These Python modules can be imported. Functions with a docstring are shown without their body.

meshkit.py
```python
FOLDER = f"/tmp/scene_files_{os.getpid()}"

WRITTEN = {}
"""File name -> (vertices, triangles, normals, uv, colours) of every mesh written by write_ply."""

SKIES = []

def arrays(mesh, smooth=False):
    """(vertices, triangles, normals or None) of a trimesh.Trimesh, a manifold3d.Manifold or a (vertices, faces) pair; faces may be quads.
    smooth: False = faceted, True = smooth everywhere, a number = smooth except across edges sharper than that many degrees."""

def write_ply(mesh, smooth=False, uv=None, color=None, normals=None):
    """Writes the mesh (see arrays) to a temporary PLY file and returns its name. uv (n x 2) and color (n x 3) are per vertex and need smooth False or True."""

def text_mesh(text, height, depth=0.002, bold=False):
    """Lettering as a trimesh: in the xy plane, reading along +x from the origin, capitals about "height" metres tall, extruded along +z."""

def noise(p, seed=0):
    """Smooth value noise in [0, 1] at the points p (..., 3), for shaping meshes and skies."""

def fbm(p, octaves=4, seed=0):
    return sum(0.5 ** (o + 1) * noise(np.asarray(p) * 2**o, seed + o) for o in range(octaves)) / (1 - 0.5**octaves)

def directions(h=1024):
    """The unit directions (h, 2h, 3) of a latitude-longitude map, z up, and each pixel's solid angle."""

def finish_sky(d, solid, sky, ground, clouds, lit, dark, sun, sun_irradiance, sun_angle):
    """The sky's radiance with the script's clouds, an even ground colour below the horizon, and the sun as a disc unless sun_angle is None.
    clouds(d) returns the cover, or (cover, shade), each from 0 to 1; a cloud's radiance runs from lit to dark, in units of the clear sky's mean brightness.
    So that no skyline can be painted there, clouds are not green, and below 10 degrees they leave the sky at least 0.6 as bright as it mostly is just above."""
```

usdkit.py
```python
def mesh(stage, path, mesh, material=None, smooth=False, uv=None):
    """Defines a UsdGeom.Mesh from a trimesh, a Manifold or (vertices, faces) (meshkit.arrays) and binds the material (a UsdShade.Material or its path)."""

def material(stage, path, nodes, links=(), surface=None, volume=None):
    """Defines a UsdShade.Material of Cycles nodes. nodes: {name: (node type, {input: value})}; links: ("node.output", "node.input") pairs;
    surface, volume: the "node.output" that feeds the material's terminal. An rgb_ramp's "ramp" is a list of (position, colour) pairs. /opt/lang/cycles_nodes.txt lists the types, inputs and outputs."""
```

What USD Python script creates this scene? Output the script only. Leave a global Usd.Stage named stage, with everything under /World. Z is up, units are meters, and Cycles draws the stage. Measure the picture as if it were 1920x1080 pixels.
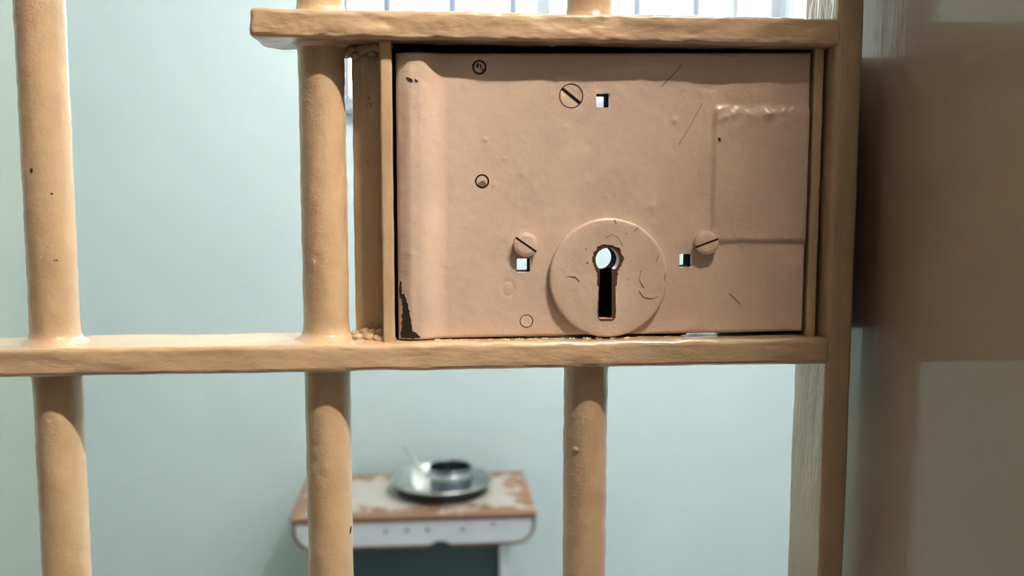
import math, random
import numpy as np, trimesh, manifold3d as m3, usdkit, meshkit
from shapely.geometry import Polygon, Point, LineString, box as sbox
from shapely.ops import unary_union
from pxr import Usd, UsdGeom, UsdLux, UsdShade, Gf, Sdf

stage = Usd.Stage.CreateInMemory()
UsdGeom.SetStageUpAxis(stage, UsdGeom.Tokens.z)
UsdGeom.SetStageMetersPerUnit(stage, 1.0)
UsdGeom.Xform.Define(stage, '/World')
UsdGeom.Scope.Define(stage, '/World/Looks')
ZC = 1.30                                   # height of the lens above the floor; door coordinates below are relative to it

# ------------------------------------------------------------------ camera, daylight, exposure
YAW, PITCH, ROLL, FPX, DIST = 0.09209687, 0.10237438, 0.00123902, 1767.35, 0.56185
cam = UsdGeom.Camera.Define(stage, '/World/camera')
cyw, syw = math.cos(YAW), math.sin(YAW)
fw = np.array([syw * math.cos(PITCH), cyw * math.cos(PITCH), -math.sin(PITCH)])
rt0 = np.array([cyw, -syw, 0.0]); up0 = np.cross(rt0, fw)
rt = math.cos(ROLL) * rt0 + math.sin(ROLL) * up0
up = -math.sin(ROLL) * rt0 + math.cos(ROLL) * up0
cam.AddTransformOp().Set(Gf.Matrix4d(*rt, 0, *up, 0, *(-fw), 0, 0, -DIST, ZC, 1))
cam.CreateHorizontalApertureAttr(36.0)
cam.CreateVerticalApertureAttr(36.0 * 9 / 16)
cam.CreateFocalLengthAttr(36.0 * FPX / 1920)
cam.CreateFStopAttr(6.2)
cam.CreateFocusDistanceAttr(0.585)
cam.CreateClippingRangeAttr((0.02, 500.0))
EXPOSURE = 6.0                               # kept in the camera, so that the lights stay in a moderate range
SKY = 0.030
GLOBE = 4.1
TUBE = 13.5
cam.CreateExposureAttr(EXPOSURE)

def mat(name, nodes, links=(), surface='p.BSDF'):
    return usdkit.material(stage, '/World/Looks/' + name, nodes, links, surface=surface)

dome = UsdLux.DomeLight.Define(stage, '/World/sky')         # overcast white sky, even all round
dome.CreateIntensityAttr(SKY)
dome.CreateColorAttr(Gf.Vec3f(0.90, 0.96, 1.0))

# ------------------------------------------------------------------ helpers
used = {}
def numbered(parent, name):
    k = used.get((parent, name), 0); used[(parent, name)] = k + 1
    return name if k == 0 else f'{name}_{k:03d}'
def path_of(parent): return '/World' if parent is None else str(parent.GetPath())
def tag(p, label=None, category=None, group=None, kind=None):
    for k, v in (('label', label), ('category', category), ('group', group), ('kind', kind)):
        if v: p.SetCustomDataByKey(k, v)
    return p
def obj(name, mesh, material, parent=None, smooth=40, **kw):
    base = path_of(parent)
    p = usdkit.mesh(stage, base + '/' + numbered(base, name), mesh, material, smooth=smooth).GetPrim()
    return tag(p, **kw)
def thing(name, loc=(0, 0, 0), rotz=0.0, **kw):
    x = UsdGeom.Xform.Define(stage, '/World/' + numbered('/World', name))
    x.AddTranslateOp().Set(Gf.Vec3d(*loc)); x.AddRotateZOp().Set(rotz)
    return tag(x.GetPrim(), **kw)
def tm(man):
    m = man.to_mesh()
    return trimesh.Trimesh(np.array(m.vert_properties[:, :3]), np.array(m.tri_verts), process=True)
def man(t):
    return m3.Manifold(m3.Mesh(np.asarray(t.vertices, np.float32), np.asarray(t.faces, np.uint32)))
def mbox(x0, x1, y0, y1, z0, z1):
    return m3.Manifold.cube((x1 - x0, y1 - y0, z1 - z0)).translate((x0, y0, z0))
def rbox(x0, x1, y0, y1, z0, z1, r, seg=12):
    s = m3.Manifold.sphere(r, seg)
    return m3.Manifold.batch_hull([s.translate((x, y, z)) for x in (x0 + r, x1 - r) for y in (y0 + r, y1 - r) for z in (z0 + r, z1 - r)])
def bump_mesh(t, amp, scale, seed=0, fine=0.25):
    """Pushes the vertices in and out like many coats of brushed paint."""
    v = np.array(t.vertices); n = t.vertex_normals
    d = (meshkit.fbm(v * scale, 3, seed) - .5) * 2 * amp + (meshkit.fbm(v * scale * 4, 2, seed + 5) - .5) * 2 * amp * fine
    t.vertices = v + n * d[:, None]
    return t
def lumpy(x0, x1, y0, y1, z0, z1, r, res=.004, amp=.0005, scale=60, seed=0):
    return bump_mesh(tm(rbox(x0, x1, y0, y1, z0, z1, r).refine_to_length(res)), amp, scale, seed)
def lathe(profile, n=64, at=(0, 0, 0)):
    """profile: closed loop or axis-to-axis polyline of (radius, z)."""
    t = trimesh.creation.revolve(np.array(profile, float), sections=n)
    if t.volume < 0: t.invert()
    t.apply_translation(at); return t
def prism_y(poly, y0, y1):
    """shapely polygon in (x, z) made into a solid from y0 to y1."""
    polys = getattr(poly, 'geoms', [poly]); out = []
    for g in polys:
        t = trimesh.creation.extrude_polygon(g, y1 - y0, engine='earcut')
        v = t.vertices; t.vertices = np.c_[v[:, 0], y1 - v[:, 2], v[:, 1]]
        out.append(t)
    return trimesh.util.concatenate(out)
def tube(points, radius, n=10):
    P = np.array(points, float); rad = np.broadcast_to(np.asarray(radius, float), (len(P),))
    T = np.gradient(P, axis=0); T /= np.linalg.norm(T, axis=1)[:, None]
    ref = np.array([0, 0, 1.0]) if abs(T[:, 2]).max() < .9 else np.array([1.0, 0, 0])
    A = np.cross(T, ref); A /= np.linalg.norm(A, axis=1)[:, None]; B = np.cross(T, A)
    th = np.arange(n) / n * 2 * np.pi
    V = (P[:, None] + rad[:, None, None] * (np.cos(th)[:, None] * A[:, None] + np.sin(th)[:, None] * B[:, None])).reshape(-1, 3)
    F = []
    for i in range(len(P) - 1):
        for j in range(n):
            a, b, c, d = i * n + j, i * n + (j + 1) % n, (i + 1) * n + (j + 1) % n, (i + 1) * n + j
            F += [(a, b, c), (a, c, d)]
    V = np.vstack([V, P[0], P[-1]]); k = len(V)
    for j in range(n):
        F += [(k - 2, (j + 1) % n, j), (k - 1, (len(P) - 1) * n + j, (len(P) - 1) * n + (j + 1) % n)]
    t = trimesh.Trimesh(V, F, process=False); t.fix_normals(); return t
def up_by(t, dz=ZC):
    t.apply_translation((0, 0, dz)); return t

# ------------------------------------------------------------------ materials
def paint(name, base, rough=.32, bump=.5, coat=.35, chips=0.0, vary=.06, scale=1.0, streak=None, chip_col=(.03, .022, .02), coat_rough=.14):
    b = np.array(base, float)
    nodes = {
        'tc': ('texture_coordinate', {}),
        'mp': ('mapping', {'scale': streak or (1, 1, 1)}),
        'n1': ('noise_texture', {'scale': 9.0 * scale, 'detail': 4.0, 'roughness': .6}),
        'cr': ('rgb_ramp', {'ramp': [(.25, tuple(b * (1 - vary * 1.6))), (.5, tuple(b)), (.75, tuple(np.minimum(b * (1 + vary), 1)))]}),
        'n2': ('noise_texture', {'scale': 130.0 * scale, 'detail': 2.0, 'roughness': .55}),
        'n3': ('noise_texture', {'scale': 620.0 * scale, 'detail': 2.0, 'roughness': .5}),
        'ad': ('math', {'math_type': 'multiply_add', 'value2': .38}),
        'bp': ('bump', {'strength': bump, 'distance': .0012}),
        'p': ('principled_bsdf', {'roughness': rough, 'specular_ior_level': .5, 'coat_weight': coat, 'coat_roughness': coat_rough}),
    }
    links = [('tc.object', 'mp.vector'), ('tc.object', 'n1.vector'), ('n1.fac', 'cr.fac'), ('mp.vector', 'n2.vector'), ('mp.vector', 'n3.vector'),
             ('n3.fac', 'ad.value1'), ('n2.fac', 'ad.value3'), ('ad.value', 'bp.height'), ('bp.normal', 'p.normal'), ('bp.normal', 'p.coat_normal')]
    if chips:
        nodes |= {'n4': ('noise_texture', {'scale': 95.0, 'detail': 5.0, 'roughness': .62}),
                  'th': ('map_range', {'from_min': chips, 'from_max': chips + .025, 'to_min': 0.0, 'to_max': 1.0, 'clamp': True}),
                  'mx': ('mix_color', {'b': chip_col})}
        links += [('tc.object', 'n4.vector'), ('n4.fac', 'th.value'), ('th.result', 'mx.fac'), ('cr.color', 'mx.a'), ('mx.result', 'p.base_color')]
    else:
        links += [('cr.color', 'p.base_color')]
    return mat(name, nodes, links)

TAN = (.51, .375, .25)
M_bar = paint('tan_enamel_bars', TAN, bump=.38, chips=.74)
M_flat = paint('tan_enamel_flats', TAN, bump=.75, chips=.74, streak=(.4, 1, 1), scale=.6, coat=.6)
M_stile = paint('tan_enamel_stile', TAN, bump=.75, chips=.76, streak=(1, 1, .4), scale=.7, coat=.9)
M_lock = paint('tan_enamel_lock_flare', (.58, .45, .378), bump=.28, rough=.36, coat=.25, vary=.04)  # bar tan made lighter and pinker: window flare put into the colour
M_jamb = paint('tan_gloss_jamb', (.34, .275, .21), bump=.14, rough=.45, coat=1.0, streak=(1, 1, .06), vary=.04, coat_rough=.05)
M_black = mat('blackened_steel', {'p': ('principled_bsdf', {'base_color': (.006, .006, .010), 'roughness': .9, 'specular_ior_level': .08})})
M_primer = mat('black_primer', {'p': ('principled_bsdf', {'base_color': (.014, .010, .012), 'roughness': .5})})
M_hairline = mat('dark_scratch', {'p': ('principled_bsdf', {'base_color': (.17, .11, .085), 'roughness': .6})})
M_rust = paint('rusty_brown_metal', (.075, .028, .016), rough=.6, bump=.8, coat=0, vary=.3, scale=3)
M_aqua = paint('pale_aqua_wall_paint', (.575, .662, .678), rough=.55, bump=.12, coat=0, vary=.025, scale=.12)
M_green = paint('pale_green_wall_paint', (.43, .485, .43), rough=.5, bump=.12, coat=0, vary=.025, scale=.12)
M_white = paint('white_ceiling_paint', (.78, .79, .77), rough=.7, bump=.15, coat=0, vary=.02, scale=.2)
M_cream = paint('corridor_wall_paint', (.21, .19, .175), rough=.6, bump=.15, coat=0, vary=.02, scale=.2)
M_floor = paint('grey_polished_concrete', (.52, .52, .49), rough=.4, bump=.2, coat=0, vary=.12, scale=.3)
M_dark = paint('dark_polished_floor', (.20, .18, .165), rough=.35, bump=.2, coat=0, vary=.12, scale=.3)
M_grey = paint('grey_window_sill_paint', (.36, .37, .42), rough=.45, bump=.2, coat=0, vary=.03)
M_steel = paint('pale_grey_steel_paint', (.30, .33, .36), rough=.4, bump=.2, coat=0, vary=.03)
M_winbar = paint('window_bar_bloom_tint', (.22, .25, .35), rough=.5, bump=.2, coat=0, vary=.03)  # blue cast of the window bloom is put into this colour
M_ground = paint('pale_yard_ground', (.42, .40, .36), rough=.9, bump=.2, coat=0, vary=.1, scale=.05)
M_glass = mat('window_glass', {'t': ('transparent_bsdf', {'color': (.97, .985, .98)}), 'g': ('glossy_bsdf', {'roughness': .02, 'color': (1, 1, 1)}), 'f': ('fresnel', {'IOR': 1.45}), 'm': ('mix_closure', {})},
              [('f.fac', 'm.fac'), ('t.BSDF', 'm.closure1'), ('g.BSDF', 'm.closure2')], surface='m.closure')
M_tubelight = mat('lit_fluorescent_tube', {'e': ('emission', {'color': (1.0, .86, .68), 'strength': TUBE})}, surface='e.emission')
M_globe = mat('lit_frosted_globe', {'e': ('emission', {'color': (1.0, .985, .95), 'strength': GLOBE})}, surface='e.emission')
M_housing = mat('white_lamp_housing', {'p': ('principled_bsdf', {'base_color': (.8, .8, .78), 'roughness': .4})})

# ------------------------------------------------------------------ the setting
def struct(name, m, material, parent=None, smooth=30, **kw):
    return obj(name, tm(m) if isinstance(m, m3.Manifold) else m, material, parent, smooth=smooth, kind=None if parent else 'structure', **kw)
XL, XR, YB, YD = -1.03, 1.30, 2.10, .06       # cell: left wall, right wall, back wall, back of the door wall
CEIL = 2.60
struct('floor', mbox(-3.2, 3.2, -2.3, -.10, -.10, 0), M_dark, label='dark polished corridor floor')
struct('floor', mbox(-3.2, 3.2, -.10, YB + .35, -.10, 0), M_floor, label='pale concrete floor of the cell')
struct('ceiling', mbox(-3.2, 3.2, -2.3, YB + .35, CEIL, CEIL + .1), M_white, label='white ceiling above the cell and corridor')
struct('wall_left', mbox(XL - .2, XL, YD, YB, 0, CEIL), M_green, label='pale green left cell wall seen past the leftmost bar')
struct('wall_right', mbox(XR, XR + .2, YD, YB, 0, CEIL), M_aqua, label='pale aqua right cell wall behind the lock side of the door')
wx0, wx1, wz0, wz1 = -.245, 1.085, ZC + .252, ZC + 1.02
struct('wall_back', mbox(-1.4, 1.6, YB, YB + .22, 0, CEIL) - mbox(wx0, wx1, YB - .1, YB + .4, wz0, wz1), M_aqua, label='pale aqua back wall of the cell below the window')
JX, JL = .281, -.742                           # faces of the door opening
JY0, JY1, HEAD = -.20, YD, ZC + .74
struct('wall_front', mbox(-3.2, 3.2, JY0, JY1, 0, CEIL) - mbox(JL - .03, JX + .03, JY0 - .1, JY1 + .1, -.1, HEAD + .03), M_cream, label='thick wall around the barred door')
struct('wall_cell_front', mbox(XL, XR, YD, YD + .02, 0, CEIL) - mbox(JL - .03, JX + .03, 0, .2, -.1, HEAD + .03), M_aqua, label='pale aqua plaster on the cell side of the door wall')
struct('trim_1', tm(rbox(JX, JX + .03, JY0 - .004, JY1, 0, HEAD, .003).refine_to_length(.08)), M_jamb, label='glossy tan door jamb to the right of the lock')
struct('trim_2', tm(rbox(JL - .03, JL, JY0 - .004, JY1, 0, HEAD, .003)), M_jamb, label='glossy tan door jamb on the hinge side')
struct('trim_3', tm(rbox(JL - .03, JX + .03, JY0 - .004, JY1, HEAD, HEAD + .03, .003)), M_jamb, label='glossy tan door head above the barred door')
struct('wall_corridor', mbox(-3.2, 3.2, -2.3, -2.2, 0, CEIL), M_cream, label='corridor wall facing the cell door')
struct('wall_corridor_left', mbox(-3.3, -3.2, -2.3, YB + .35, 0, CEIL), M_cream, label='left end wall of the corridor')
struct('wall_corridor_right', mbox(3.2, 3.3, -2.3, YB + .35, 0, CEIL), M_cream, label='right end wall of the corridor')
struct('ground', mbox(-60, 60, YB + .36, 90, -.9, -.8), M_ground, label='pale yard ground outside the window')

# window: grey sill, glazed steel frame at the outer face, upright bars in the middle of the opening
win = thing('window_1', kind='structure', label='bright barred window with grey sill above the lock')
FY = YB + .18
obj('sill', tm(rbox(wx0 - .03, wx1 + .03, YB - .035, YB + .16, wz0 - .040, wz0 + .001, .005)), M_grey, win, label='grey window sill')
fr = mbox(wx0, wx1, FY, FY + .035, wz0, wz1) - mbox(wx0 + .030, wx1 - .035, FY - .1, FY + .1, wz0 + .025, wz1 - .03)
obj('frame', tm(fr), M_steel, win, smooth=30)
edges = [wx0 + .030]
for c, w in ((.357, .048), (.943, .024)):
    obj('mullion', tm(rbox(c - w / 2, c + w / 2, FY + .002, FY + .033, wz0 + .02, wz1 - .02, .003)), M_steel, win)
    edges += [c - w / 2, c + w / 2]
edges += [wx1 - .035]
for a, b in zip(edges[::2], edges[1::2]):
    obj('pane', tm(mbox(a - .004, b + .004, FY + .015, FY + .019, wz0 + .02, wz1 - .02)), M_glass, win)
for bx in (-.1014, .0836, .2580, .4370, .6189, .7947):
    obj('window_bar', up_by(lathe([(0, wz0 - ZC - .003), (.0145, wz0 - ZC - .003), (.0145, wz1 - ZC + .005), (0, wz1 - ZC + .005)], 20, (bx, YB + .10, 0))), M_winbar, win)

# corridor lamp: a fluorescent batten on the ceiling outside, over the hinge of the passage
lx0, lx1, ly, lz = .33, .78, -.60, 1.17
lamp = thing('ceiling_lamp', (0, 0, 0), label='fluorescent batten lamp on the corridor ceiling outside the door', category='lamp')
obj('housing', tm(rbox(lx0 - .05, lx1 + .05, ly - .09, ly + .09, ZC + lz + .03, CEIL, .008)), M_housing, lamp)
tb = trimesh.creation.cylinder(radius=.013, height=lx1 - lx0, sections=16)
tb.apply_transform(trimesh.transformations.rotation_matrix(math.pi / 2, (0, 1, 0))); tb.apply_translation(((lx0 + lx1) / 2, ly, ZC + lz))
obj('tube', tb, M_tubelight, lamp)
for ex in (lx0 - .02, lx1 + .02):
    obj('socket', tm(rbox(ex - .018, ex + .018, ly - .016, ly + .016, ZC + lz - .018, ZC + lz + .04, .003)), M_housing, lamp)

# cell lamp: a frosted globe on the cell ceiling
gx, gy = .60, 1.05
cl = thing('ceiling_lamp', (gx, gy, CEIL), label='frosted globe lamp on the cell ceiling in front of the window', category='lamp')
obj('base', lathe([(0, -.03), (.05, -.03), (.06, -.02), (.06, 0), (0, 0)], 32), M_housing, cl)
obj('globe', lathe([(0, -.19)] + [(.085 * math.sin(a), -.105 - .085 * math.cos(a)) for a in np.linspace(.1, 2.6, 18)] + [(.043, -.028), (0, -.028)], 32), M_globe, cl)

# ------------------------------------------------------------------ the barred door (door coordinates, front face of the flats at y = 0)
door = thing('barred_door', (0, 0, ZC), kind='thing', label='tan painted steel cell door of round bars with a built-in lock box', category='door')
D, R, CY = .0514, .014, .0257
LBZ0, LBZ1 = -.1077, -.0910                    # lower crossbar
UBZ0, UBZ1 = .0877, .1042                      # short upper crossbar over the lock
SX0, SX1 = .2492, .2662                        # lock stile
HX0, HX1 = -.726, -.709                        # hinge stile
TOPZ, BOTZ = .712, -1.275

def round_bar(x, joints, z0=BOTZ + .012, z1=TOPZ - .012, seed=0):
    zs = np.unique(np.concatenate([np.arange(z0, -.47, .03), np.arange(-.47, .26, .003), np.arange(.26, z1, .03), [z0, z1]]))
    zs = zs[(zs >= z0) & (zs <= z1)]
    n = 44; th = np.arange(n) / n * 2 * np.pi
    Z, T = np.meshgrid(zs, th, indexing='ij')
    P = np.stack([x + R * np.cos(T), CY + R * np.sin(T), Z], -1)
    r = R + (meshkit.fbm(P * 70, 3, seed) - .5) * .0010 + (meshkit.fbm(P * np.array([260, 260, 200]), 2, seed + 3) - .5) * .0006
    for a, b, below, above in joints:            # painted weld fillets where the bar meets a crossbar
        lump = 1 + .5 * (meshkit.noise(P * 160, seed + 9) - .5)
        r = r + above * lump * np.exp(-np.maximum(Z - b, 0) / .0022) * (Z > a) + below * lump * np.exp(-np.maximum(a - Z, 0) / .0022) * (Z < b)
    rng = np.random.default_rng(seed)
    for _ in range(34):                          # small paint drips and pimples
        zc, tc, s = rng.uniform(-.46, .24), rng.uniform(math.pi, 2 * math.pi), rng.uniform(.0012, .0026)
        dd = ((Z - zc) / s) ** 2 + (((T - tc + np.pi) % (2 * np.pi) - np.pi) * R / s) ** 2
        r = r + rng.choice([1, 1, -1]) * rng.uniform(.0002, .0005) * np.exp(-dd)
    V = np.stack([x + r * np.cos(T), CY + r * np.sin(T), Z], -1).reshape(-1, 3)
    m = len(zs); i = np.arange(m - 1)[:, None] * n; j = np.arange(n)[None]; k = (j + 1) % n
    a, b, c, d = (i + j).ravel(), (i + k).ravel(), (i + n + k).ravel(), (i + n + j).ravel()
    F = np.vstack([np.c_[a, b, c], np.c_[a, c, d]])
    V = np.vstack([V, [x, CY, z0], [x, CY, z1]]); q = len(V); jj = np.arange(n); kk = (jj + 1) % n
    F = np.vstack([F, np.c_[np.full(n, q - 2), kk, jj], np.c_[np.full(n, q - 1), (m - 1) * n + jj, (m - 1) * n + kk]])
    return trimesh.Trimesh(V, F, process=False)
low, upj = (LBZ0, LBZ1, .0022, .0042), (UBZ0, UBZ1, .0015, .0030)
for k, (x, js) in enumerate(((-.2231, [low]), (-.0612, [low, upj]), (.1017, [low, upj]), (-.385, [low]), (-.547, [low]))):
    if k == 2:                                  # cut by the lock box: two lengths
        obj('bar', round_bar(x, [(LBZ0, LBZ1, .0034, 0)], z1=LBZ1 - .002, seed=11 + k), M_bar, door)
        obj('bar', round_bar(x, [(UBZ0, UBZ1, 0, .0030)], z0=UBZ0 + .002, seed=31 + k), M_bar, door)
    else:
        obj('bar', round_bar(x, js, seed=11 + k), M_bar, door)

obj('crossbar', lumpy(HX1 - .003, SX0 + .003, 0, D, LBZ0, LBZ1, .0030, .0028, .0009, np.array([30., 60., 110.]), 3), M_flat, door)
ub = rbox(-.0990, SX0 + .003, 0, D, UBZ0, UBZ1, .0028)
cut = m3.CrossSection([[(-.2, -.1), (-.0995, -.1), (-.0995, .034), (-.092, .046), (-.079, .0525), (-.079, .2), (-.2, .2)]])
ub = ub - m3.Manifold.extrude(cut, 1).translate((0, 0, -.3))
obj('crossbar', bump_mesh(tm(ub.refine_to_length(.0022)), .0014, np.array([38., 60., 110.]), 8, .35), M_flat, door, label='short upper crossbar ending above the second bar')
obj('stile', lumpy(SX0, SX1, 0, D, BOTZ, TOPZ, .0030, .0038, .0006, np.array([90., 90., 22.]), 5), M_stile, door, label='flat upright on the lock side')
obj('stile', tm(rbox(HX0, HX1, 0, D, BOTZ, TOPZ, .003)), M_stile, door)
obj('rail', tm(rbox(HX0, SX1, 0, D, TOPZ - .0165, TOPZ + .0005, .003)), M_flat, door)
obj('rail', tm(rbox(HX0, SX1, 0, D, BOTZ - .0005, BOTZ + .0165, .003)), M_flat, door)
for hz in (-.95, .40):
    obj('hinge', up_by(lathe([(0, hz), (.009, hz), (.009, hz + .09), (0, hz + .09)], 24, (HX0 - .0072, .006, 0)), 0), M_stile, door)

def bar_spot(x, deg, z, w, h, material, name, thick=.0004):
    a = math.radians(deg); c = (x + (R + .0001) * math.sin(a), CY - (R + .0001) * math.cos(a), z)
    t = tm(m3.Manifold.sphere(1, 16).scale((w, thick, h)).rotate((0, 14, 0)).rotate((0, 0, deg)).translate(c))
    obj(name, bump_mesh(t, .0002, 500, 3), material, door)
bar_spot(-.2231, -16, .0115, .0009, .0016, M_primer, 'paint_chip')
bar_spot(-.2231, 27, -.0018, .0007, .0006, M_primer, 'paint_chip')
bar_spot(-.0612, 68, -.2125, .0006, .0026, M_primer, 'paint_chip')
bar_spot(.1017, -34, -.1625, .0022, .0017, M_bar, 'paint_drip', .0010)

# ---- lock box
PX0, PX1, PZ0, PZ1 = -.0166, .2393, -.0896, .0829
PY, PB = .0130, .0185                           # face and back of the cover plate
def sstep(a, b, x):
    t = np.clip((x - a) / (b - a), 0, 1); return t * t * (3 - 2 * t)
rng = np.random.default_rng(4)
blobs = [(.1533, .0435, .0022, .0009), (.1405, -.0090, .0026, .0006), (.0600, .0105, .002, .0005), (.0420, .0040, .0016, .0005), (.1000, .006, .003, .0004), (.0365, .031, .0014, .0004),
         (.1810, .0440, .0026, .0008), (.2010, .0465, .0030, .0007), (.2120, .0455, .0030, .0006)]
blobs += [(rng.uniform(-.01, .235), rng.uniform(-.085, .08), rng.uniform(.0009, .0022), rng.uniform(-.0003, .0004)) for _ in range(110)]
blobs += [(rng.uniform(.180, .232), rng.uniform(.0445, .0525), rng.uniform(.0012, .0022), rng.uniform(.0002, .0006)) for _ in range(26)]
def lock_face(x, z):
    """y of the painted cover plate's face: a rolled ridge on the left, a raised patch on the right, pimples."""
    x, z = np.asarray(x, float), np.asarray(z, float)
    y = np.full(np.broadcast(x, z).shape, PY)
    u = np.where(x < -.0055, (x + .0055) / -.0150, (x + .0055) / .0195)
    y = y - .0050 * sstep(1.0, .12, u)
    y = y - .0015 * sstep(.1765, .1800, x) * sstep(-.0335, -.0290, z) * sstep(.0545, .0470, z)
    P = np.stack([x, np.zeros_like(y), z], -1) if x.shape == y.shape else np.stack(np.broadcast_arrays(x, 0 * y, z), -1)
    y = y - (meshkit.fbm(P * 45, 3, 2) - .5) * .0003 - (meshkit.fbm(P * 190, 2, 6) - .5) * .00022
    for bx, bz, s, h in blobs:
        y = y - h * np.exp(-((x - bx) ** 2 + (z - bz) ** 2) / s ** 2)
    ring = np.sqrt(((x - .0508) / .75) ** 2 + (z + .0596) ** 2)
    y = y + .0004 * np.exp(-((ring - .0046) / .0008) ** 2)
    e = np.minimum(np.minimum(x - PX0, PX1 - x), np.minimum(z - plate_low(x), plate_top(x) - z))
    y = y + .0020 * (1 - np.sqrt(np.clip(1 - (1 - np.clip(e / .0022, 0, 1)) ** 2, 0, 1)))
    return y
def plate_top(x): return .0816 + (x - PX0) / (PX1 - PX0) * .0040       # the plate sits slightly askew in its frame
def plate_low(x): return -.0904 + (x - PX0) / (PX1 - PX0) * .0018
def slab(face, x0, x1, z0, z1, back, step):
    nx, nz = int((x1 - x0) / step) + 1, int((z1 - z0) / step) + 1
    X, Z = np.meshgrid(np.linspace(x0, x1, nx), np.linspace(0, 1, nz), indexing='ij')
    Z = plate_low(X) * (1 - Z) + plate_top(X) * Z
    Vf = np.stack([X, face(X, Z), Z], -1).reshape(-1, 3); Vb = np.stack([X, 0 * X + back, Z], -1).reshape(-1, 3)
    i = (np.arange(nx - 1)[:, None] * nz + np.arange(nz - 1)[None]).ravel()
    a, b, c, d = i, i + nz, i + nz + 1, i + 1; N = nx * nz
    F = [np.c_[a, b, c], np.c_[a, c, d], np.c_[N + a, N + c, N + b], np.c_[N + a, N + d, N + c]]
    rim = np.concatenate([np.arange(0, nx) * nz, (nx - 1) * nz + np.arange(1, nz), np.arange(nx - 2, -1, -1) * nz + nz - 1, np.arange(nz - 2, 0, -1)])
    nxt = np.roll(rim, -1)
    F += [np.c_[rim, N + rim, N + nxt], np.c_[rim, N + nxt, nxt]]
    t = trimesh.Trimesh(np.vstack([Vf, Vb]), np.vstack(F), process=False)
    if t.volume < 0: t.invert()
    return t
def rod_y(x, z, r, y0, y1, n=40):
    return man(prism_y(Point(x, z).buffer(r, n // 4), y0, y1))
def rough_square(x, z, s, seed):
    g = np.random.default_rng(seed); a = sbox(x - s, z - s, x + s, z + s).buffer(-.0008).buffer(.0008)
    return a
SQ = [(.1087, .0551, .0043, 1), (.0603, -.0455, .0043, 2), (.1622, -.0431, .0042, 3)]
KX, KZ = .1117, -.0420
keyhole = unary_union([Point(KX, KZ).buffer(.0074, 12), Polygon([(KX - .0044, KZ), (KX + .0044, KZ), (KX + .0049, -.0775), (KX + .0040, -.0787), (KX - .0044, -.0787), (KX - .0051, -.0772)])])
plate = man(slab(lock_face, PX0, PX1, PZ0, PZ1, PB, .00085))
holes = m3.Manifold.batch_boolean([man(prism_y(rough_square(*q), -.05, .2)) for q in SQ], m3.OpType.Add)
PLUGS = [('rivet', .0333, .0739, .0043, .0010), ('rivet', .0348, .0059, .0043, .0009), ('rivet', .0621, -.0800, .0042, .0005), ('screw', .0890, .0575, .0074, .0006)]
wells = m3.Manifold.batch_boolean([rod_y(x, z, r, -.05, PB - .0005) for _, x, z, r, g in PLUGS], m3.OpType.Add)
plate = plate - holes - man(prism_y(keyhole, -.05, .2)) - wells
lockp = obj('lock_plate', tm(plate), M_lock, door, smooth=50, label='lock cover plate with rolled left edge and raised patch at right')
caseb = mbox(-.0200, SX0 - .0035, PB + .0004, .0345, UBZ1 - .030 - .0015 - .0780 + .0, UBZ0 + .001) if False else mbox(-.0200, .2472, PB + .0004, .0345, LBZ1 + .0006, UBZ0 - .0004)
caseb = caseb - mbox(.165, .236, -.1, .2, -.0920, -.0889)       # the daylight gap along the bottom right edge
caseb = caseb - holes - rod_y(KX, KZ, .0074, -.05, .2) - man(prism_y(keyhole, -.05, .0290))
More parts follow.
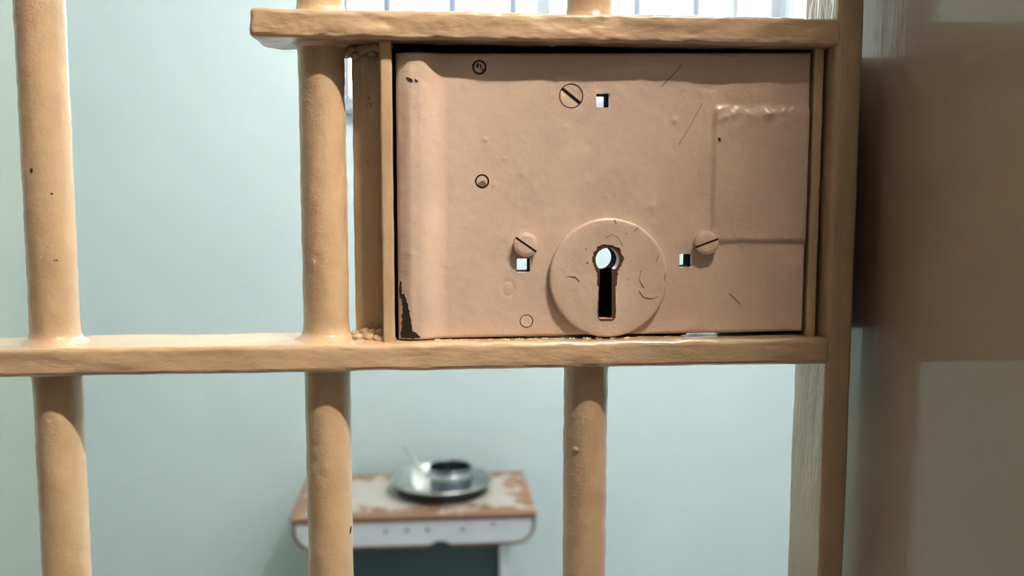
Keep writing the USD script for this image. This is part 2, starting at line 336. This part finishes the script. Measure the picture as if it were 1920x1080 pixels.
obj('lock_case', tm(caseb), M_black, door, smooth=30, label='blackened lock case behind the cover plate')
obj('lock_case', tm(rbox(.205, JX - .0015, .0522, .085, -.093, .089, .002)), M_black, door, smooth=30, label='blackened bolt housing behind the lock-side upright')

# plugs and flush screw, set in their wells so that a dark ring shows
for nm, x, z, r, gap in PLUGS:
    y0 = float(lock_face(np.array([x]), np.array([z]))[0]) + .0003
    c = rod_y(x, z, r - gap, y0, PB - .0004)
    if nm == 'screw':
        s = mbox(-.02, .02, -.05, y0 + .0012, -.0010, .0010).rotate((0, 38, 0)).translate((x, 0, z)); c = c - s
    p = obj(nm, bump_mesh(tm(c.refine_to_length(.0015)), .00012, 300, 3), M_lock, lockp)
    obj('well', tm(rod_y(x, z, r + .0001, PB - .0006, PB - .00045)), M_primer, lockp)
s = prism_y(LineString([(-.0066, 0), (.0066, 0)]).buffer(.0011), 0, .0004)
s.apply_transform(trimesh.transformations.rotation_matrix(math.radians(38), (0, 1, 0))); s.apply_translation((.0890, float(lock_face(np.array([.089]), np.array([.0575]))[0]) + .0011, .0575))
obj('screw_slot', s, M_primer, lockp)

def raised_screw(x, z, deg, seed):
    y0 = .0078; c = rod_y(x, z, .0074, y0, .0145, 48)
    dome_ = m3.Manifold.sphere(.020, 64).translate((x, y0 + .0193, z))
    c = (c ^ dome_).refine_to_length(.0012)
    c = c - mbox(-.02, .02, -.05, y0 + .0012, -.00065, .00065).rotate((0, deg, 0)).translate((x, 0, z))
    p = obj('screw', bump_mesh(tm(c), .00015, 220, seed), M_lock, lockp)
    s = prism_y(LineString([(-.0071, 0), (.0071, 0)]).buffer(.0006), 0, .0003)
    s.apply_transform(trimesh.transformations.rotation_matrix(math.radians(deg), (0, 1, 0))); s.apply_translation((x, y0 + .0010, z))
    obj('screw_slot', s, M_primer, lockp)
raised_screw(.0613, -.0325, 35, 1)
raised_screw(.1741, -.0318, -20, 2)

# keyhole disc with a chipped, rusty rim
DX, DZ, DR, DY = .1127, -.0533, .0370, .0090
prof = [(0, 0), (DR - .0016, 0), (DR - .0005, .0004), (DR, .0014), (DR, .0060), (0, .0060)]
disc = lathe(prof, 128); v = disc.vertices; disc.vertices = np.c_[v[:, 0] + DX, v[:, 2] + DY, v[:, 1] + DZ]
if disc.volume < 0: disc.invert()
g = np.random.default_rng(8)
rim = keyhole.buffer(.0014); pts = []
for k in np.linspace(0, rim.exterior.length, 90, endpoint=False):
    q = rim.exterior.interpolate(k); c = np.array([KX, KZ if q.y > KZ - .01 else q.y]); dv = np.array([q.x, q.y]) - c; dv /= np.linalg.norm(dv) + 1e-9
    w = (.0016 if q.y > -.052 else .0004) * (.1 + g.random()) - (.0009 if q.y < -.058 else 0)
    pts.append(np.array([q.x, q.y]) + dv * w)
rim = Polygon(pts).buffer(0).union(keyhole.buffer(.0004))
disc_m = man(disc).refine_to_length(.003) - man(prism_y(rim, -.05, DY + .0005)) - man(prism_y(keyhole, -.05, .2))
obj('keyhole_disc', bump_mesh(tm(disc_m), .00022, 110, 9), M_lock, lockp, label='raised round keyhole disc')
obj('keyhole_rim', tm(man(prism_y(rim.difference(keyhole), DY + .00035, DY + .0012))), M_rust, lockp, label='chipped rusty metal around the keyhole')
def patch(poly, material, name, face=lock_face, lift=.00025, cut=.0008, parent=None):
    m = tm(man(prism_y(poly, 0, 1)).refine_to_length(1.0)) if False else prism_y(poly.segmentize(cut), 0, .0006)
    t = tm(man(m).refine_to_length(cut)); v = np.array(t.vertices)
    t.vertices = np.c_[v[:, 0], face(v[:, 0], v[:, 2]) - lift + v[:, 1] * .5, v[:, 2]]
    return obj(name, t, material, parent or lockp)
def ragged(pts, seed, amp=.0006):
    q = Polygon(pts).segmentize(.0012); c = np.array(q.exterior.coords)[:-1]; g = np.random.default_rng(seed)
    return Polygon(c + g.normal(0, amp, c.shape)).buffer(0).buffer(.0001)
for k, pl in enumerate([[(-.0146, -.0625), (-.0128, -.062), (-.0105, -.069), (-.0090, -.0785), (-.0082, -.0842), (-.0045, -.0872), (-.0030, -.0888), (-.0150, -.0890), (-.0146, -.0800), (-.0138, -.070)],
                        [(-.0158, -.0600), (-.0150, -.0540), (-.0142, -.0600), (-.0146, -.0640), (-.0156, -.0650)],
                        [(-.0100, .0672), (-.0078, .0664), (-.0064, .0645), (-.0080, .0638)], [(-.0050, .0658), (-.0034, .0655), (-.0038, .0642), (-.0052, .0645)],
                        [(.1802, .0330), (.1820, .0326), (.1816, .0308), (.1806, .0312)]]):
    pg = ragged(pl, 20 + k, .00022)
    for gg in getattr(pg, 'geoms', [pg]):
        patch(gg, M_primer, 'paint_chip')
for a, b, w in (((.1576, .0776), (.1446, .0638), .00022), ((.1702, .0537), (.1560, .0285), .00014), ((.1905, -.0640), (.1975, -.0705), .00016)):
    bend = ((a[0] + b[0]) / 2 + .0006, (a[1] + b[1]) / 2)
    patch(LineString([a, bend, b]).buffer(w), M_hairline, 'scratch')

disc_face = lambda x, z: np.full(np.shape(x), DY)
def dpx(*q):                                    # points on the disc, in millimetres from its centre
    return LineString([(DX + a / 1000, DZ + b / 1000) for a, b in q])
for ln, w in ((dpx((-2, 25), (1.5, 27), (5, 25.5), (8.5, 20)), .00014), (dpx((3, 36), (4.2, 33.6)), .00022), (dpx((18, 31.5), (15.5, 29)), .00020), (dpx((-26, 1.5), (-21, 1), (-18.5, -1.5)), .00014),
              (dpx((19, -8), (22, -12), (27, -13), (31, -11.5)), .00012), (dpx((20, 5), (19, -1), (22, -6)), .00010), (dpx((31, 14), (29.5, 10)), .00018), (dpx((35.5, 3), (35, -2)), .0002)):
    patch(ln.buffer(w), M_hairline, 'scratch', face=disc_face, lift=.00020)
for cx_, cz_, r_ in ((-14.5, 18, .5), (-13.5, 9.5, .7), (10.5, 27.5, .45), (12.5, -1, .35)):
    patch(Point(DX + cx_ / 1000, DZ + cz_ / 1000).buffer(r_ / 1000, 3), M_hairline, 'paint_chip', face=disc_face, lift=.00020)
for k, pl in enumerate([[(.0312, .0752), (.0325, .0762), (.0330, .0745), (.0318, .0735)], [(.0338, .0760), (.0346, .0748), (.0340, .0728), (.0334, .0730), (.0337, .0742)], [(.0350, .0732), (.0362, .0722), (.0352, .0718)],
                        [(.0322, .0045), (.0348, .0062), (.0374, .0046), (.0366, .0032), (.0348, .0026), (.0330, .0032)]]):
    patch(ragged(pl, 60 + k, .00018), M_primer if k < 3 else M_hairline, 'paint_chip', lift=.00005)
# side straps of the lock and the welds that hold them
obj('side_strap', lumpy(-.0257, -.0186, .0072, .0330, LBZ1 - .001, UBZ0 + .001, .0012, .003, .0003, 70, 21), M_stile, door)
obj('side_strap', lumpy(-.0436, -.0245, .0290, .0350, LBZ1 - .001, UBZ0 + .001, .0012, .003, .0004, 70, 22), M_stile, door)
obj('side_strap', lumpy(.2408, .2470, .0120, .0345, LBZ1 - .001, UBZ0 + .001, .0012, .003, .0003, 70, 23), M_stile, door)
def weld(pts, radii, seed, name='weld'):
    bl = [m3.Manifold.sphere(r, 16).scale((1, 1, .75)).translate(p) for p, r in zip(pts, radii)]
    t = tm(m3.Manifold.batch_boolean(bl, m3.OpType.Add).refine_to_length(.0016))
    obj(name, bump_mesh(t, .0006, 240, seed), M_flat, door)
g = np.random.default_rng(12)
wp = [(-.0445 + .0245 * k / 16 + g.normal(0, .0006), .0245 - .014 * k / 16 + g.normal(0, .0018), LBZ1 + g.uniform(0, .0016)) for k in range(17)]
wp += [(-.0440 + .021 * k / 9, .0265 - .008 * k / 9, LBZ1 + .0025 + g.uniform(0, .0015)) for k in range(10)]
weld(wp, g.uniform(.0018, .0042, len(wp)), 41)
wp = [(-.0470 + .026 * k / 13, .0290 - .008 * k / 13, UBZ0 - .0015 - g.uniform(0, .005) * (k < 9)) for k in range(14)]
weld(wp, g.uniform(.0030, .0048, len(wp)), 42)
for q, rr in ((.0565, .0011), (.0525, .0016), (.0420, .0010), (.0180, .0008), (-.0820, .0009)):
    weld([(-.0345 + g.normal(0, .0008), .0284, q)], [rr], 44, 'paint_drip')
for x in np.arange(-.004, .150, .0085):
    m_ = int(g.integers(2, 4)); weld([(x + q * .0018, .0112 + g.normal(0, .0008), LBZ1 - .0001) for q in range(m_)], g.uniform(.0010, .0015, m_), 43, 'paint_drip')

# ------------------------------------------------------------------ bedside table
TZ, TX0, TX1, TY0, TY1 = ZC - .793, -.334, .273, 1.700, 2.050
def edge_worn(name, wood, paintc, half, centre):
    """Old paint worn through to the wood along the edges (object coordinates)."""
    nodes = {'tc': ('texture_coordinate', {}), 'sx': ('separate_xyz', {}),
             'ax': ('math', {'math_type': 'subtract', 'value2': centre[0]}), 'bx': ('math', {'math_type': 'absolute'}), 'cx': ('math', {'math_type': 'subtract', 'value1': half[0]}),
             'ay': ('math', {'math_type': 'subtract', 'value2': centre[1]}), 'by': ('math', {'math_type': 'absolute'}), 'cy': ('math', {'math_type': 'subtract', 'value1': half[1]}),
             'mn': ('math', {'math_type': 'minimum'}), 'n': ('noise_texture', {'scale': 22.0, 'detail': 4.0, 'roughness': .6}),
             'nm': ('math', {'math_type': 'multiply_add', 'value2': .30, 'value3': -.150}), 'sm': ('math', {'math_type': 'add'}),
             'mr': ('map_range', {'from_min': .034, 'from_max': .062, 'to_min': 0.0, 'to_max': 1.0, 'clamp': True}),
             'wn': ('noise_texture', {'scale': 14.0, 'detail': 5.0}), 'wr': ('rgb_ramp', {'ramp': [(.3, tuple(np.array(wood) * .6)), (.7, wood)]}), 'gm': ('mapping', {'scale': (.35, 6, 6)}),
             'mx': ('mix_color', {'b': paintc}), 'p': ('principled_bsdf', {'roughness': .5})}
    links = [('tc.object', 'sx.vector'), ('sx.x', 'ax.value1'), ('ax.value', 'bx.value1'), ('bx.value', 'cx.value2'), ('sx.y', 'ay.value1'), ('ay.value', 'by.value1'), ('by.value', 'cy.value2'),
             ('cx.value', 'mn.value1'), ('cy.value', 'mn.value2'), ('tc.object', 'n.vector'), ('n.fac', 'nm.value1'), ('mn.value', 'sm.value1'), ('nm.value', 'sm.value2'), ('sm.value', 'mr.value'),
             ('tc.object', 'gm.vector'), ('gm.vector', 'wn.vector'), ('wn.fac', 'wr.fac'), ('wr.color', 'mx.a'), ('mr.result', 'mx.fac'), ('mx.result', 'p.base_color')]
    return mat(name, nodes, links)
W, Dp = TX1 - TX0, TY1 - TY0
M_top = edge_worn('worn_table_top', (.34, .165, .085), (.46, .42, .38), (W / 2, Dp / 2), (W / 2, Dp / 2))
M_apron = paint('pale_lilac_grey_paint', (.52, .53, .58), rough=.5, bump=.3, coat=0, vary=.06, chips=.70, chip_col=(.20, .13, .11))
M_wood = paint('red_brown_worn_wood', (.20, .085, .06), rough=.55, bump=.4, coat=0, vary=.25)
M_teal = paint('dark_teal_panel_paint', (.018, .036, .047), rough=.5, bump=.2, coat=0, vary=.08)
M_nail = mat('dull_nail_heads', {'p': ('principled_bsdf', {'base_color': (.16, .17, .18), 'roughness': .5})})
table = thing('bedside_table', (TX0, TY0, 0), label='low bedside table with worn brown top and pale grey apron against the back wall', category='table')
obj('tabletop', tm(rbox(0, W, 0, Dp, TZ - .011, TZ, .005)), M_top, table, label='brown wooden top with worn pale paint')
obj('under_board', tm(rbox(.003, W - .003, .003, Dp, TZ - .0185, TZ - .008, .003)), M_wood, table, label='dark red-brown board under the top')
ap = sbox(.008, TZ - .086, W - .004, TZ - .017)
def rounded_low(x0, x1, z0, z1, r):
    return unary_union([sbox(x0 + r, z0, x1 - r, z1), sbox(x0, z0 + r, x1, z1), Point(x0 + r, z0 + r).buffer(r, 10), Point(x1 - r, z0 + r).buffer(r, 10)]).intersection(sbox(x0, z0, x1, z1))
notch = Point(.366, TZ - .1085).buffer(.036, 12)
outline = rounded_low(.004, W - .003, TZ - .087, TZ - .0175, .052)
obj('apron', prism_y(outline.buffer(-.009).union(sbox(.013, TZ - .04, W - .012, TZ - .0175)).difference(notch.buffer(.003)), .006, .026), M_apron, table, smooth=30)
obj('apron_edge', prism_y(outline.difference(notch), .010, .027), M_wood, table, smooth=30, label='red-brown worn lower edge of the apron')
for nx, nz in ((.232, -.042), (.284, -.040), (.335, -.041), (.421, -.042), (.498, -.030), (.12, -.04)):
    n_ = lathe([(0, 0), (.0055, 0), (.0045, .0022), (0, .003)], 14); v = n_.vertices
    n_.vertices = np.c_[v[:, 0] + nx, .0062 - v[:, 2], v[:, 1] + TZ + nz]; n_.fix_normals()
    obj('nail', n_, M_nail, table)
for lxx in (.072, W - .092):
    for lyy in (.012, Dp - .045):
        obj('leg', tm(rbox(lxx, lxx + .027, lyy + .014, lyy + .041, 0, TZ - .018, .003)), M_apron, table)
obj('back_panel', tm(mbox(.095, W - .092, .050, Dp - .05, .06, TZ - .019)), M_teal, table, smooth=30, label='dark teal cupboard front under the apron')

# ------------------------------------------------------------------ plate, mug and spoon
M_tin = paint('dull_tin', (.62, .63, .64), rough=.30, bump=.15, coat=0, vary=.08)
def metal(name, col, rough):
    return mat(name, {'tc': ('texture_coordinate', {}), 'n': ('noise_texture', {'scale': 40.0, 'detail': 3.0}), 'r': ('rgb_ramp', {'ramp': [(.3, tuple(np.array(col) * .85)), (.7, col)]}),
                      'p': ('principled_bsdf', {'metallic': 1.0, 'roughness': rough})}, [('tc.object', 'n.vector'), ('n.fac', 'r.fac'), ('r.color', 'p.base_color')])
M_plate = metal('worn_aluminium', (.66, .67, .66), .28)
M_rim_shade = mat('painted_rim_shade', {'p': ('principled_bsdf', {'base_color': (.018, .014, .012), 'roughness': .7})})  # shade below the plate rim, painted as a near-black colour
M_mug = metal('dull_steel_mug', (.27, .29, .335), .25)
M_mugband = metal('bright_steel_band', (.72, .71, .70), .28)
M_spoon = mat('pale_polished_spoon', {'p': ('principled_bsdf', {'base_color': (.90, .90, .88), 'metallic': .1, 'roughness': .4})})
M_spoonh = metal('steel_spoon_handle', (.42, .47, .46), .35)
plx, ply = .039, 1.884
plate_t = thing('metal_plate', (plx, ply, TZ), label='round dull metal plate with raised rim on the bedside table', category='plate')
pr = [(0, .0015), (.106, .0015), (.113, .004), (.124, .030), (.133, .0365), (.1352, .0350), (.1340, .0330), (.1255, .0275), (.1145, .0015), (.107, 0), (0, 0)]
obj('dish', lathe(pr, 80), M_plate, plate_t, smooth=35)
obj('underside', lathe([(.1070, -.0001), (.1152, .0012), (.1263, .0270), (.1338, .0322), (.1341, .0332), (.1254, .0278), (.1146, .0018), (.1070, .0004), (.1070, -.0001)], 80), M_rim_shade, plate_t, smooth=35, label='underside of the plate with the rim shade painted into its colour')
rim_t = trimesh.creation.torus(major_radius=.1345, minor_radius=.0025, major_sections=80, minor_sections=10); rim_t.apply_translation((0, 0, .0347))
obj('rolled_rim', rim_t, M_mugband, plate_t)
mgx, mgy = .062, 1.905
mug = thing('metal_mug', (mgx, mgy, TZ + .0017), label='short dark metal mug standing on the plate', category='mug')
R_, H_ = .0575, .058
body = [(0, 0), (R_ - .004, 0), (R_, .004), (R_, .030), (R_ + .0015, .032), (R_ + .0015, .046), (R_, .048), (R_, H_), (R_ - .002, H_), (R_ - .002, .004), (0, .003)]
obj('body', lathe(body, 64), M_mug, mug, smooth=30)
obj('band', lathe([(R_ + .0012, .0325), (R_ + .0030, .034), (R_ + .0030, .045), (R_ + .0012, .0465), (R_ + .0012, .0325)], 64), M_mugband, mug, smooth=40, label='bright band around the mug')
lip = trimesh.creation.torus(major_radius=R_ - .0008, minor_radius=.0020, major_sections=64, minor_sections=10); lip.apply_translation((0, 0, H_))
obj('rim', lip, M_mug, mug)
hp = [(R_ - .001, .048), (R_ + .010, .050), (R_ + .020, .044), (R_ + .024, .030), (R_ + .018, .016), (R_ + .006, .010), (R_ - .001, .010)]
ang = math.radians(60); hp = [(r * math.cos(ang), r * math.sin(ang), z) for r, z in hp]
obj('handle', tube(hp, .004), M_mug, mug)
# spoon: bowl upright on the plate against the mug, handle leaning away up and to the left
spoon = thing('metal_spoon', (0, 0, 0), label='pale spoon standing bowl down on the plate beside the mug', category='spoon')
bw = m3.Manifold.sphere(1, 48).scale((.0195, .0110, .0330)) - m3.Manifold.sphere(1, 48).scale((.0180, .0105, .0315)).translate((0, -.0035, 0))
bw = bw.rotate((0, -8, 0)).rotate((-6, 0, 0)).translate((-.022, 1.880, TZ + .0402))
obj('bowl', tm(bw), M_spoon, spoon)
b0 = np.array([-.026, 1.882, TZ + .0700])
obj('handle', tube([b0 + np.array(q) for q in ((.002, 0, -.004), (-.002, .003, .008), (-.010, .012, .020), (-.020, .024, .032), (-.032, .036, .042))], [.004, .0032, .0026, .0028, .0036]), M_spoonh, spoon)
